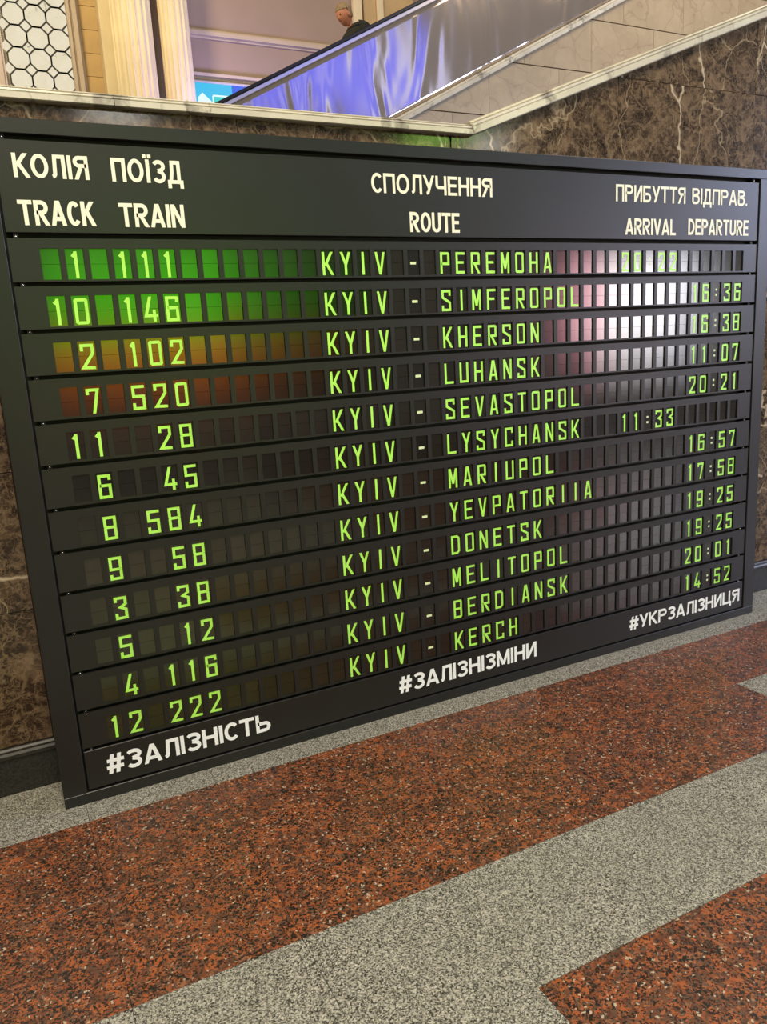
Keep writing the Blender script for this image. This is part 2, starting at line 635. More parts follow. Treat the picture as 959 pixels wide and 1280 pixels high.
PL, PR = -1.22, 44.90
header = L(link('header_panel', box_mesh('header_panel', bx(PL), bx(PR), 0, 0.02, bz(0.17), bz(3.86), 0.0012), M['panel'], board))
footer = L(link('footer_panel', box_mesh('footer_panel', bx(PL), bx(PR), 0, 0.02, bz(-25.83), bz(-12 * RP - 0.05), 0.0012), M['panel'], board))

# --- one row panel with 44 openings
WT, WB, WW = -0.47, -1.77, 0.75


def xoff(i):
    return -0.10 * max(0.0, min(1.0, (i - 14) / 8.0))


def row_mesh():
    bm = bmesh.new()
    t = 0.0082
    top, bot = -0.06, -RP + 0.12
    z0 = bz(0)
    # coordinates relative to the row's gap line z
    add_box(bm, bx(PL), bx(PR), 0, t, U * WT, U * top)
    add_box(bm, bx(PL), bx(PR), 0, t, U * bot, U * WB)
    ed = [PL]
    for i in range(44):
        ed += [i + xoff(i), i + xoff(i) + WW]
    ed.append(PR)
    for k in range(0, len(ed), 2):
        add_box(bm, bx(ed[k]), bx(ed[k + 1]), 0, t, U * WB, U * WT)
    bmesh.ops.remove_doubles(bm, verts=bm.verts[:], dist=1e-6)
    return bm_mesh('row_panel', bm)


ROWM = row_mesh()
ROWM.materials.append(M['panel'])

# --- glyph strokes (units: column pitch)
GW, GH, GS = 0.585, 1.13, 0.135
a_ = GS / 2
r_ = GW - a_
t_ = GH - a_
b_ = a_
c_ = GW / 2
H = GH
Wd = GW
k_ = 0.035
BOX = [(a_, b_ + k_), (a_, t_ - k_), (a_ + k_, t_), (r_ - k_, t_), (r_, t_ - k_), (r_, b_ + k_), (r_ - k_, b_), (a_ + k_, b_)]
GLY = {
    'K': [[(a_, 0), (a_, H)], [(r_ + .01, H), (a_ + .09, .40 * H)], [(a_ + .13, .56 * H), (r_ + .02, 0)]],
    'Y': [[(a_, H), (c_, .46 * H), (c_, 0)], [(r_, H), (c_, .42 * H)]],
    'I': [[(c_, 0), (c_, H)]],
    'V': [[(a_, H), (c_, 0)], [(r_, H), (c_, 0)]],
    '-': [[(.12, .5 * H), (Wd - .12, .5 * H)]],
    'P': [[(a_, 0), (a_, t_), (r_ - k_, t_), (r_, t_ - k_), (r_, .46 * H), (a_, .46 * H)]],
    'R': [[(a_, 0), (a_, t_), (r_ - k_, t_), (r_, t_ - k_), (r_, .47 * H), (a_, .47 * H)], [(a_ + .14, .50 * H), (r_ + .01, 0)]],
    'E': [[(Wd, t_), (a_, t_), (a_, b_), (Wd, b_)], [(a_, .52 * H), (Wd * .86, .52 * H)]],
    'F': [[(Wd, t_), (a_, t_), (a_, 0)], [(a_, .52 * H), (Wd * .86, .52 * H)]],
    'M': [[(a_, 0), (a_, H)], [(r_, 0), (r_, H)], [(a_ + .01, H), (c_, .22 * H)], [(r_ - .01, H), (c_, .22 * H)]],
    'O': ['C', BOX], '0': ['C', BOX],
    'H': [[(a_, 0), (a_, H)], [(r_, 0), (r_, H)], [(a_, .5 * H), (r_, .5 * H)]],
    'A': [[(a_, 0), (c_ - .03, H)], [(r_, 0), (c_ + .03, H)], [(.14, .27 * H), (Wd - .14, .27 * H)]],
    'S': [[(r_, .72 * H), (r_, t_), (a_, t_), (a_, .64 * H), (r_, .40 * H), (r_, b_), (a_, b_), (a_, .27 * H)]],
    'L': [[(a_, H), (a_, b_), (Wd, b_)]],
    'N': [[(a_, 0), (a_, H)], [(r_, 0), (r_, H)], [(a_, H), (r_, 0)]],
    'U': [[(a_, H), (a_, b_), (r_, b_), (r_, H)]],
    'T': [[(0, t_), (Wd, t_)], [(c_, 0), (c_, H)]],
    'C': [[(r_, .70 * H), (r_, t_), (a_, t_), (a_, b_), (r_, b_), (r_, .30 * H)]],
    'B': [['C'], BOX],
    'D': [['C'], BOX],
    '1': [[(c_ + .04, 0), (c_ + .04, H)], [(c_ - .10, .80 * H), (c_ + .04, .93 * H)]],
    '2': [[(a_, .72 * H), (a_, t_), (r_, t_), (r_, .62 * H), (a_ + .01, b_ + .02), (Wd, b_)]],
    '3': [[(a_, .76 * H), (a_, t_), (r_, t_), (r_, .66 * H), (c_ - .02, .53 * H), (r_, .42 * H), (r_, b_), (a_, b_), (a_, .27 * H)]],
    '4': [[(c_ + .02, H), (a_, .25 * H), (Wd + .02, .25 * H)], [(r_ - .07, .48 * H), (r_ - .07, 0)]],
    '5': [[(Wd, t_), (a_, t_), (a_, .55 * H), (r_, .55 * H), (r_, b_), (a_, b_), (a_, .28 * H)]],
    '6': [[(r_, .76 * H), (r_, t_), (a_, t_), (a_, b_), (r_, b_), (r_, .54 * H), (a_, .54 * H)]],
    '7': [[(a_, .75 * H), (a_, t_), (r_ - .01, t_), (c_ - .02, 0)]],
    '8': [], '9': [[(a_, .24 * H), (a_, b_), (r_, b_), (r_, t_), (a_, t_), (a_, .46 * H), (r_, .46 * H)]],
}
GLY['O'] = GLY['0'] = [BOX + ['C']]
GLY['D'] = [[(a_, b_), (a_, t_), (r_ - .12, t_), (r_, t_ - .12), (r_, b_ + .12), (r_ - .12, b_), 'C']]
GLY['B'] = [[(a_, b_), (a_, t_), (r_ - .06, t_), (r_, t_ - .06), (r_, .58 * H), (r_ - .06, .52 * H), (r_, .46 * H), (r_, b_ + .05), (r_ - .05, b_), 'C'],
            [(a_, .52 * H), (r_ - .05, .52 * H)]]
GLY['8'] = [[(a_ + .04, .53 * H), (a_, .58 * H), (a_, t_), (r_, t_), (r_, .58 * H), (r_ - .04, .53 * H), (r_, .48 * H), (r_, b_), (a_, b_), (a_, .48 * H), 'C'],
            [(a_ + .04, .53 * H), (r_ - .04, .53 * H)]]


def stroke_quads(poly, s, Hh=None):
    """offset outline of a polyline with mitred corners; returns list of quads (x,y)"""
    closed = poly[-1] == 'C'
    pts = []
    for p in poly:
        if p != 'C' and (not pts or (Vector(p) - pts[-1]).length > 1e-4):
            pts.append(Vector(p))
    n = len(pts)
    Lf, Rt = [], []
    for i in range(n):
        if closed:
            p0, p1, p2 = pts[i - 1], pts[i], pts[(i + 1) % n]
        else:
            p0 = pts[i - 1] if i > 0 else None
            p1 = pts[i]
            p2 = pts[i + 1] if i < n - 1 else None
        d1 = (p1 - p0).normalized() if p0 is not None else None
        d2 = (p2 - p1).normalized() if p2 is not None else None
        if d1 is None or d2 is None:
            d = d1 if d1 is not None else d2
            nrm = Vector((-d.y, d.x)) * s / 2
            l, r = p1 + nrm, p1 - nrm
            if Hh and abs(d.y) > 0.3 and (abs(p1.y) < 1e-6 or abs(p1.y - Hh) < 1e-6):
                l = l + d * ((p1.y - l.y) / d.y)
                r = r + d * ((p1.y - r.y) / d.y)
        else:
            n1 = Vector((-d1.y, d1.x))
            n2 = Vector((-d2.y, d2.x))
            mth = (n1 + n2)
            if mth.length < 1e-6:
                mth = n1
            mth.normalize()
            k = min((s / 2) / max(mth.dot(n1), 0.25), s * 1.35)
            l, r = p1 + mth * k, p1 - mth * k
        Lf.append(l)
        Rt.append(r)
    q = []
    m = n if closed else n - 1
    for i in range(m):
        j = (i + 1) % n
        q.append((Lf[i], Lf[j], Rt[j], Rt[i]))
    return q


def flap_mesh(ch):
    """two glossy half flaps with the painted character; origin at the opening's top left corner"""
    bm = bmesh.new()
    y = 0.0055
    xa, xb = -0.02 * U, (WW + 0.02) * U
    zt, zb = (0.02) * U, (WB - WT - 0.02) * U
    zm = (zt + zb) / 2
    for (z0, z1, yy) in ((zm + .0004, zt, y), (zb, zm - .0004, y + 0.0003)):
        add_box(bm, xa, xb, yy, yy + 0.0025, z0, z1, 0)
    me_mats = [M['flap'], M['green']]
    if ch == ':':
        for zc in (0.60, 0.30):
            add_box(bm, U * (.375 - .075), U * (.375 + .075), y - .0003, y + .0005, U * (-.115 - GH + zc * GH + .02), U * (-.115 - GH + zc * GH + .15), 1)
        me_mats[1] = M['dot']
    elif ch is not None:
        ox = (WW - GW) / 2
        oz = -0.115 - GH
        for pi_, poly in enumerate(GLY[ch]):
            for quad in stroke_quads(poly, GS, GH):
                f = bm.faces.new([bm.verts.new((U * (ox + p.x), y - 0.00035 - 0.0001 * pi_, U * (oz + p.y))) for p in quad])
                f.material_index = 1
                f.normal_update()
                if f.normal.y > 0:
                    f.normal_flip()
        if ch == '-':
            me_mats[1] = M['dot']
    me = bpy.data.meshes.new('flap')
    bm.to_mesh(me)
    bm.free()
    for m in me_mats:
        me.materials.append(m)
    return me


FL = {}


def get_flap(ch):
    if ch not in FL:
        FL[ch] = flap_mesh(ch)
    return FL[ch]


rows = [
    (' 1', '111', 'PEREMOHA', '20:22', ''),
    ('10', '146', 'SIMFEROPOL', '', '16:36'),
    (' 2', '102', 'KHERSON', '', '16:38'),
    (' 7', '520', 'LUHANSK', '', '11:07'),
    ('11', ' 28', 'SEVASTOPOL', '', '20:21'),
    (' 6', ' 45', 'LYSYCHANSK', '11:33', ''),
    (' 8', '584', 'MARIUPOL', '', '16:57'),
    (' 9', ' 58', 'YEVPATORIIA', '', '17:58'),
    (' 3', ' 38', 'DONETSK', '', '19:25'),
    (' 5', ' 12', 'MELITOPOL', '', '19:25'),
    (' 4', '116', 'BERDIANSK', '', '20:01'),
    ('12', '222', 'KERCH', '', '14:52'),
]
for ri, (trk, trn, name, arr, dep) in enumerate(rows):
    gz = bz(-RP * ri)
    L(link('row_panel', ROWM, None, board, (0, 0, gz)))
    chars = {}
    for base, s in ((0, trk), (3, trn), (13, 'KYIV'), (18, '-'), (20, name), (33, arr), (39, dep)):
        for k, ch in enumerate(s):
            if ch != ' ':
                chars[base + k] = ch
    for i in range(44):
        ch = chars.get(i)
        o = link('character_flap' if ch else 'blank_flap', get_flap(ch), None, board,
                 (bx(i + xoff(i)), 0, gz + U * WT))
        L(o)
        o.rotation_euler = (random.gauss(0, 0.0025), 0, random.gauss(0, 0.004))

# screws that hold the row panels
bm = bmesh.new()
bmesh.ops.create_uvsphere(bm, u_segments=8, v_segments=6, radius=0.0026)
SCR = bm_mesh('screw', bm, True)
SCR.materials.append(M['screw'])
for k in range(13):
    for X in (-0.853, 44.45):
        L(link('screw', SCR, None, board, (bx(X), 0.0035, bz(-RP * k + 0.01))))
        if k == 0:
            L(link('screw', SCR, None, board, (bx(X), 0.0035, bz(3.94))))
# brackets behind the screws
L(link('mounting_rail', box_mesh('mounting_rail', bx(-0.95), bx(-0.76), 0.006, 0.031, bz(IB), bz(IT)), M['recess'], board))
L(link('mounting_rail', box_mesh('mounting_rail', bx(44.36), bx(44.55), 0.006, 0.031, bz(IB), bz(IT)), M['recess'], board))

# --- lettering, drawn with round-cornered strokes: each glyph in a box w x 1
def arc(cx, cy, rx, ry, a0, a1, n=10):
    return [(cx + rx * math.cos(math.radians(a0 + (a1 - a0) * k / n)), cy + ry * math.sin(math.radians(a0 + (a1 - a0) * k / n))) for k in range(n + 1)]


def letter(ch, s, wf):
    """returns width, list of polylines; s = stroke, wf = width factor"""
    h = s / 2
    w = 0.62 * wf
    R, T, B, C = w - h, 1 - h, h, w / 2
    if ch in 'КK':
        return w, [[(h, 0), (h, 1)], [(R - .01, 1), (h + .05, .47)], [(h + .14, .60), (R + .02, 0)]]
    if ch in 'ОO':
        w = 0.70 * wf
        return w, [arc(w / 2, .5, w / 2 - h, .5 - h, 90, 450, 28)[:-1] + ['C']]
    if ch == 'Л':
        return w, [[(R, 0), (R, T), (.30 * w + h * .2, T), (.27 * w, .32)] + arc(.27 * w - .13 * wf, .24, .13 * wf, .24 - h, -10, -80, 4)[:]]
    if ch == 'П':
        return w, [[(h, 0), (h, T), (R, T), (R, 0)]]
    if ch in 'ІI':
        return s, [[(h, 0), (h, 1)]]
    if ch == 'Ї':
        return s + .06, [[(h + .03, 0), (h + .03, 1)], ['D', (h + .03 - .11, 1.13)], ['D', (h + .03 + .11, 1.13)]]
    if ch == 'Я':
        q = min(C - h, .25 - h)
        return w, [[(R, 0), (R, T)] + arc(h + q, 1 - .25 - h * 0 - .0, q, .25 - h, 90, 270, 8) + [(R, .5 + h)], [(C - .02, .5), (h, 0)]]
    if ch in 'РP':
        q = min(C - h, .28 - h)
        return w, [[(h, 0), (h, T)] + arc(R - q, .72, q, .28 - h, 90, -90, 8) + [(h, .44 + h)]]
    if ch == 'R':
        q = min(C - h, .27 - h)
        return w + .02, [[(h, 0), (h, T)] + arc(R - q, .71, q, .29 - h, 90, -90, 8) + [(h, .42 + h)], [(C - .03, .48), (R + .01, 0)]]
    if ch == 'З':
        return w * .95, [arc(C * .95, .73, C * .95 - h, .27 - h, 155, -90, 10) + [(C * .8, .46 + .07)], [(C * .8, .53)] + arc(C * .93, .295, C * .95 - h, .295 - h, 85, -155, 11)]
    if ch == 'Д':
        w2 = w * 1.12
        return w2, [[(w2 - h * .9, -.2), (w2 - h * .9, B), (h * .9, B), (h * .9, -.2)], [(.2 * w2, B), (.30 * w2, .5), (.32 * w2, T), (w2 * .86 - h, T), (w2 * .86 - h, B)]]
    if ch in 'СC':
        return w * .92, [arc(C, .5, C - h, .5 - h, 42, 318, 22)]
    if ch == 'У':
        return w, [[(h, 1), (C + .02, .33)], [(R + .01, 1), (C - .01, .2)] + arc(C - .16, .16, .13, .16 - h, -5, -85, 4)]
    if ch == 'Ч':
        return w, [[(R, 0), (R, 1)], [(h, 1), (h, .58)] + arc(h + .12, .52, .12, .12, 180, 270, 4) + [(R, .40)]]
    if ch in 'ЕE':
        return w * .88, [[(w * .88, T), (h, T), (h, B), (w * .88, B)], [(h, .52), (w * .8, .52)]]
    if ch in 'НH':
        return w, [[(h, 0), (h, 1)], [(R, 0), (R, 1)], [(h, .52), (R, .52)]]
    if ch == 'И':
        return w, [[(h, 0), (h, 1)], [(R, 0), (R, 1)], [(h, 0), (R, 1)]]
    if ch == 'N':
        return w, [[(h, 0), (h, 1)], [(R, 0), (R, 1)], [(h, 1), (R, 0)]]
    if ch == 'Б':
        q = min(C - h, .29 - h)
        return w, [[(w * .92, T), (h, T), (h, B)] + arc(R - q, .29, q, .29 - h, -90, 90, 8) + [(h, .58 - h)]]
    if ch in 'ТT':
        return w, [[(0, T), (w, T)], [(C, 0), (C, 1 - h)]]
    if ch == 'В':
        q = min(C - h, .20)
        return w, [[(h + .01, B + .01), (h, T)] + arc(R - q - .02, .765, q, .235 - h, 90, -90, 7) + [(h, .53 + h * 0.02)], [(h, .53)] + arc(R - q, .265 + h * .5 - .01, q, .265 - h * .5, 90, -90, 8) + [(h, B)]]
    if ch in 'АA':
        w2 = w * 1.1
        return w2, [[(h, 0), (w2 / 2 - .01, 1)], [(w2 - h, 0), (w2 / 2 + .01, 1)], [(w2 * .25, .27), (w2 * .75, .27)]]
    if ch == 'U':
        return w, [[(h, 1), (h, .3)] + arc(C, .3, C - h, .3 - h, 180, 360, 12) + [(R, 1)]]
    if ch == 'D':
        return w, [[(C * .8, B), (h, B), (h, T), (C * .8, T)] + arc(C * .8, .5, w - C * .8 - h, .5 - h, 90, -90, 14)]
    if ch in 'L':
        return w * .8, [[(h, 1), (h, B), (w * .8, B)]]
    if ch in 'V':
        return w, [[(h, 1), (C, 0)], [(R, 1), (C, 0)]]
    if ch == '.':
        return s, [['D', (h, h)]]
    if ch == '#':
        return w * 1.05, [[(.20 * w, 0), (.38 * w, 1)], [(.62 * w, 0), (.80 * w, 1)], [(0, .32), (w, .32)], [(.05 * w, .68), (w * 1.05, .68)]]
    if ch == 'М':
        w2 = w * 1.2
        return w2, [[(h, 0), (h, 1)], [(w2 - h, 0), (w2 - h, 1)], [(h, 1), (w2 / 2, .08)], [(w2 - h, 1), (w2 / 2, .08)]]
    if ch == 'Ц':
        return w * 1.12, [[(h, 1), (h, B), (w * 1.12 - h * .8, B), (w * 1.12 - h * .8, -.2)], [(R, 1), (R, B)]]
    if ch == 'Ь':
        q = min(C - h, .29 - h)
        return w, [[(h, 1), (h, B)] + arc(R - q, .29, q, .29 - h, -90, 90, 8) + [(h, .58 - h)]]
    raise ValueError(ch)


def word(text, x0, x1, yb, yt, parent, mat, s=0.17, wf=1.0, gap=0.085):
    """text fitted to board rectangle x0..x1, baseline yb, cap top yt (pitches)"""
    h = yt - yb
    adv = []
    total = 0
    for ch in text:
        w, _ = letter(ch, s, wf)
        adv.append(w)
        total += w + gap
    total -= gap
    # choose glyph widths so that the word fills its rectangle with unstretched strokes
    wf2 = wf
    for _ in range(30):
        tot = sum(letter(ch, s, wf2)[0] + gap for ch in text) - gap
        wf2 *= 1 + 0.6 * ((x1 - x0) / h / tot - 1)
    bm = bmesh.new()
    x = 0.0
    lay = 0
    for ch in text:
        w, polys = letter(ch, s, wf2)
        for p in polys:
            lay += 1
            yy = -0.0010 - 0.00006 * (lay % 6)
            if p[0] == 'D':
                c = p[1]
                q = s * .48
                quads = [[Vector((c[0] - q, c[1] - q)), Vector((c[0] + q, c[1] - q)), Vector((c[0] + q, c[1] + q)), Vector((c[0] - q, c[1] + q))]]
            else:
                quads = stroke_quads(p, s, 1.0)
            for qd in quads:
                f = bm.faces.new([bm.verts.new((bx(x0 + (x + v.x) * h), yy, bz(yb + v.y * h))) for v in qd])
                f.normal_update()
                if f.normal.y > 0:
                    f.normal_flip()
        x += w + gap
    bm2 = bm
    me = bpy.data.meshes.new('lettering')
    bm2.to_mesh(me)
    bm2.free()
    o = link('lettering', me, mat, parent)
    # parent already carries the board offset
    o.matrix_parent_inverse = Matrix.Translation((0, 0, 0))
    return o


cr, pw = M['cream'], M['paper']
word('КОЛІЯ', -0.58, 2.41, 2.37, 3.33, header, cr, 0.162)
word('ПОЇЗД', 3.36, 6.47, 2.35, 3.33, header, cr, 0.162)
word('TRACK', -0.62, 2.44, 0.465, 1.48, header, cr, 0.165, gap=0.06)
word('TRAIN', 3.47, 6.36, 0.455, 1.46, header, cr, 0.165, gap=0.06)
word('СПОЛУЧЕННЯ', 16.05, 23.46, 2.30, 3.26, header, cr, 0.155)
word('ROUTE', 18.2, 21.27, 0.41, 1.42, header, cr, 0.165, gap=0.06)
word('ПРИБУТТЯ', 32.38, 38.15, 2.34, 3.31, header, cr, 0.155)
word('ВІДПРАВ.', 38.72, 43.80, 2.36, 3.31, header, cr, 0.155)
word('ARRIVAL', 33.14, 37.37, 0.44, 1.40, header, cr, 0.165, gap=0.06)
word('DEPARTURE', 38.44, 44.02, 0.48, 1.46, header, cr, 0.165, gap=0.06)
word('#ЗАЛІЗНІСТЬ', -0.27, 8.17, -25.29, -24.28, footer, pw, 0.185)
word('#ЗАЛІЗНІЗМІНИ', 16.05, 25.97, -25.27, -24.25, footer, pw, 0.185)
word('#УКРЗАЛІЗНИЦЯ', 33.82, 44.59, -25.29, -24.33, footer, pw, 0.185)

# ------------------------------------------------------------------ beyond the parapet: escalator side wall
EY = 5.0
ES = 0.503


def trim_z(x):
    return 3.800 + ES * (x - 4.155)


def rail_z(x):
    return 3.862 + 0.509 * (x - 2.214)


ew = link('wall_middle', prism_mesh('wall_middle', [(1.5, 0), (13, 0), (13, trim_z(13)), (1.5, trim_z(1.5))], EY + 0.03, EY + 0.18), M['beigejoint'])
ew['kind'] = 'structure'
zc = [0.526 + 0.56 * k for k in range(0, 16)]
for j in range(len(zc) - 1):
    sh = 0.48 * (j % 2)
    for i in range(13):
        x0 = 1.27 + 0.96 * i + sh - 0.96
        p = rect(max(x0, 1.5) + .002, min(x0 + 0.96, 13) - .002, zc[j] + .006, zc[j + 1] - .006)
        if p[1][0] - p[0][0] < 0.1:
            continue
        q = clip(p, -ES, 1, trim_z(0) + 0.005)
        if len(q) > 2:
            xx = [k[0] for k in q]
            zz = [k[1] for k in q]
            if (max(xx) - min(xx)) * (max(zz) - min(zz)) > 0.004:
                link('marble_panel', prism_mesh('marble_panel', q, EY, EY + 0.0295), M['beige'], ew)


def slope_bar(name, x0, x1, zf, dz0, dz1, y0, y1, mat, parent, bev=0.0):
    pts = [(x0, zf(x0) + dz0), (x1, zf(x1) + dz0), (x1, zf(x1) + dz1), (x0, zf(x0) + dz1)]
    o = link(name, prism_mesh(name, pts, y0, y1, bev), mat, parent)
    return o


tr = slope_bar('trim_2', 1.5, 13, trim_z, 0.006, 0.055, EY - 0.05, EY + 0.10, M['white'], None, 0.004)
tr['kind'] = 'structure'
slope_bar('moulding', 1.5, 13, trim_z, 0.056, 0.085, EY - 0.025, EY + 0.09, M['white'], tr, 0.003)

esc = thing('escalator', (5.0, 5.5, 0.0), 'escalator with glossy steel side panel and black handrail rising behind the parapet', 'escalator')


def LE(o):
    o.location = (-5.0, -5.5, 0.0)
    return o


def steel_panel():
    bm = bmesh.new()
    nx, nz = 120, 16
    vs = []
    for i in range(nx + 1):
        x = 1.7 + i * (12.8 - 1.7) / nx
        z0, z1 = trim_z(x) + 0.090, rail_z(x) - 0.075
        vs.append([bm.verts.new((x, EY + 0.02, z0 + (z1 - z0) * k / nz)) for k in range(nz + 1)])
    for i in range(nx):
        for k in range(nz):
            bm.faces.new((vs[i][k], vs[i + 1][k], vs[i + 1][k + 1], vs[i][k + 1]))
    me = bm_mesh('side_panel', bm, True)
    return me


sp = LE(link('side_panel', steel_panel(), M['steel'], esc))
md = sp.modifiers.new('thickness', 'SOLIDIFY')
md.thickness = 0.012
LE(slope_bar('handrail', 1.6, 12.8, rail_z, -0.036, 0.0, EY - 0.02, EY + 0.06, M['rubber'], esc, 0.006))
LE(slope_bar('handrail_track', 1.65, 12.8, rail_z, -0.075, -0.037, EY - 0.002, EY + 0.045, M['chrome'], esc, 0.003))
LE(slope_bar('handrail', 1.6, 12.8, rail_z, -0.036, 0.0, EY + 1.12, EY + 1.20, M['rubber'], esc, 0.006))
LE(slope_bar('far_side_panel', 1.7, 12.8, rail_z, -0.95, -0.037, EY + 1.15, EY + 1.17, M['step'], esc))
SD = 1.20
for k in range(27):
    x0 = 1.78 + 0.4 * k
    z = rail_z(x0 + 0.2) - SD
    LE(link('step', box_mesh('step', x0, x0 + 0.4, EY + 0.06, EY + 1.10, z - 0.22, z, 0.004), M['step'], esc))

# ------------------------------------------------------------------ beyond: back wall, window, columns, sign
BY = 8.0
bw = link('wall_back', box_mesh('wall_back', 2.2, 14, BY + 0.05, BY + 0.25, 0, 13), M['plaster'])
bw['kind'] = 'structure'
bm = bmesh.new()
for (z0, z1, y) in ((5.44, 5.47, 0.03), (5.47, 5.52, 0.0), (5.52, 5.55, 0.03), (4.955, 4.985, 0.01), (4.985, 5.02, -0.03), (4.87, 4.953, 0.02)):
    add_box(bm, 2.6, 4.95, BY + y, BY + 0.0499, z0, z1)
tr3 = link('trim_3', bm_mesh('trim_3', bm), M['plaster_light'])
tr3['kind'] = 'structure'
# left bay with the window: stone surround
wl = link('wall_left', box_mesh('wall_left', -6, 2.2, BY + 0.25, BY + 0.40, 0, 13), M['tan'])
wl['kind'] = 'structure'
tile_me = box_mesh('stone_tile', 0, 0.52, 0, 0.03, 0, 0.258, 0.002)
tile_me.materials.append(M['tan'])
for k in range(18):
    link('stone_tile', tile_me, None, wl, (1.395, BY + 0.215, 3.9 + 0.262 * k - 0.02))
for k in range(12):
    link('stone_tile', box_mesh('stone_tile', 0, 1.5, 0, 0.03, 0, 0.518, 0.002), M['plaster_light'], wl, (-1.10, BY + 0.215, 3.6 + 0.522 * k - 0.02))
# window 1
WX0, WX1, WZ0, WZ1 = 0.53, 1.245, 3.9, 7.2
OP = 0.238
win = link('window_1', box_mesh('window_1', WX0 - 0.02, WX1 + 0.02, BY + 0.245, BY + 0.2499, WZ0, WZ1), plain('window_backing', (0.5, 0.45, 0.33), 0.6, var=0.1))
win['kind'] = 'structure'
glass = emitter('lit_glass', (1.0, 0.86, 0.60), 0.80)
nt = glass.node_tree
gv = coords(nt, 0.3, 4, True)
gn = noise(nt, gv, 5.0, 3, 0.6, 0.8)['Fac']
gr = ramp(nt, [(0.30, (0.45, 0.40, 0.30)), (0.36, (0.95, 0.84, 0.60)), (0.6, (1.0, 0.90, 0.66))])
nt.links.new(gn, gr.inputs['Fac'])
nt.links.new(gr.outputs['Color'], nt.nodes['Principled BSDF'].inputs['Emission Color'])
nt.nodes['Principled BSDF'].inputs['Roughness'].default_value = 0.15
ct = 0.30 * OP   # corner cut


def octagon(cx, cz, g=0.004):
    h = OP / 2 - g
    c = ct - g * 0.4
    return [(cx - h + c, cz - h), (cx + h - c, cz - h), (cx + h, cz - h + c), (cx + h, cz + h - c), (cx + h - c, cz + h), (cx - h + c, cz + h), (cx - h, cz + h - c), (cx - h, cz - h + c)]


z = 4.02
oct_me = prism_mesh('octagonal_pane', octagon(0, 0), -0.003, 0.003)
oct_me.materials.append(glass)
dm = ct - 0.004
dia_me = prism_mesh('square_pane', [(-dm, 0), (0, -dm), (dm, 0), (0, dm)], -0.003, 0.003)
dia_me.materials.append(glass)
yb = BY + 0.225
lat = bmesh.new()


def bar(p, q, w=0.0085):
    d = Vector((q[0] - p[0], q[1] - p[1]))
    d.normalize()
    n = Vector((-d.y, d.x)) * w
    add_prism(lat, [(p[0] + n.x, p[1] + n.y), (q[0] + n.x, q[1] + n.y), (q[0] - n.x, q[1] - n.y), (p[0] - n.x, p[1] - n.y)], yb - 0.012, yb + 0.004)


x_c0 = 0.665
for j in range(14):
    for i in range(3):
        cx, cz = x_c0 + OP * i, 3.865 + OP * j
        link('octagonal_pane', oct_me, None, win, (cx, yb, cz))
        link('square_pane', dia_me, None, win, (cx + OP / 2, yb, cz + OP / 2))
        o = octagon(cx, cz, 0.0)
        for k in range(8):
            bar(o[k], o[(k + 1) % 8])
    link('square_pane', dia_me, None, win, (x_c0 - OP / 2, yb, 3.865 + OP * j + OP / 2))
link('lattice', bm_mesh('lattice', lat), M['lattice'], win)
# moulded frame right and left of the window
bm = bmesh.new()
for (a, b, y) in ((1.252, 1.285, 0.12), (1.285, 1.307, 0.155), (1.307, 1.36, 0.10), (1.36, 1.393, 0.16), (0.40, 0.47, 0.10), (0.47, 0.50, 0.14)):
    add_box(bm, a, b, BY + y, BY + 0.2499, 3.5, 7.4)
link('window_frame', bm_mesh('window_frame', bm), M['plaster_light'], win)


def fluted_shaft(name, cx, cy, rad, z0, z1, nfl, mat, parent):
    bm = bmesh.new()
    pts = []
    for k in range(nfl):
        a0 = 2 * math.pi * k / nfl
        da = 2 * math.pi / nfl
        for t, rr in ((0.0, 1.0), (0.16, 1.0), (0.26, 0.955), (0.42, 0.925), (0.58, 0.915), (0.74, 0.925), (0.90, 0.955)):
            a = a0 + da * t
            pts.append((cx + rad * rr * math.cos(a), cy + rad * rr * math.sin(a)))
    A = [bm.verts.new((p[0], p[1], z0)) for p in pts]
    B = [bm.verts.new((p[0] * 1, p[1], z1)) for p in pts]
    n = len(pts)
    for i in range(n):
        bm.faces.new((A[i], A[(i + 1) % n], B[(i + 1) % n], B[i]))
    bm.faces.new(B)
    bm.faces.new(A[::-1])
    return link(name, bm_mesh(name, bm), mat, parent)


def column(cx, cy, rad, label, nfl):
    t = thing('fluted_column', (cx, cy, 0.0), label, 'column')
    fluted_shaft('shaft', 0, 0, rad, 0.45, 8.2, nfl, M['column'], t)
    link('base', box_mesh('base', -rad * 1.2, rad * 1.2, -rad * 1.2, rad * 1.2, 0, 0.30, 0.01), M['column'], t)
    bm = bmesh.new()
    bmesh.ops.create_cone(bm, cap_ends=True, segments=40, radius1=rad * 1.18, radius2=rad * 1.04, depth=0.15)
    link('base_ring', bm_mesh('base_ring', bm), M['column'], t, (0, 0, 0.375))
    link('capital', box_mesh('capital', -rad * 1.2, rad * 1.2, -rad * 1.2, rad * 1.2, 8.2, 8.6, 0.02), M['column'], t)
    return t


column(1.905, 7.68, 0.235, 'pale fluted stone column nearer the lattice window', 20)
column(2.42, 7.72, 0.18, 'slimmer pale fluted column nearer the blue sign', 18)
pil = link('pilaster', box_mesh('pilaster', 1.60, 1.80, BY, BY + 0.20, 0, 8.6, 0.01), M['column'])
pil['label'] = 'flat pale yellow pilaster strip between tan stone tiles and fluted column'
pil['category'] = 'pilaster'

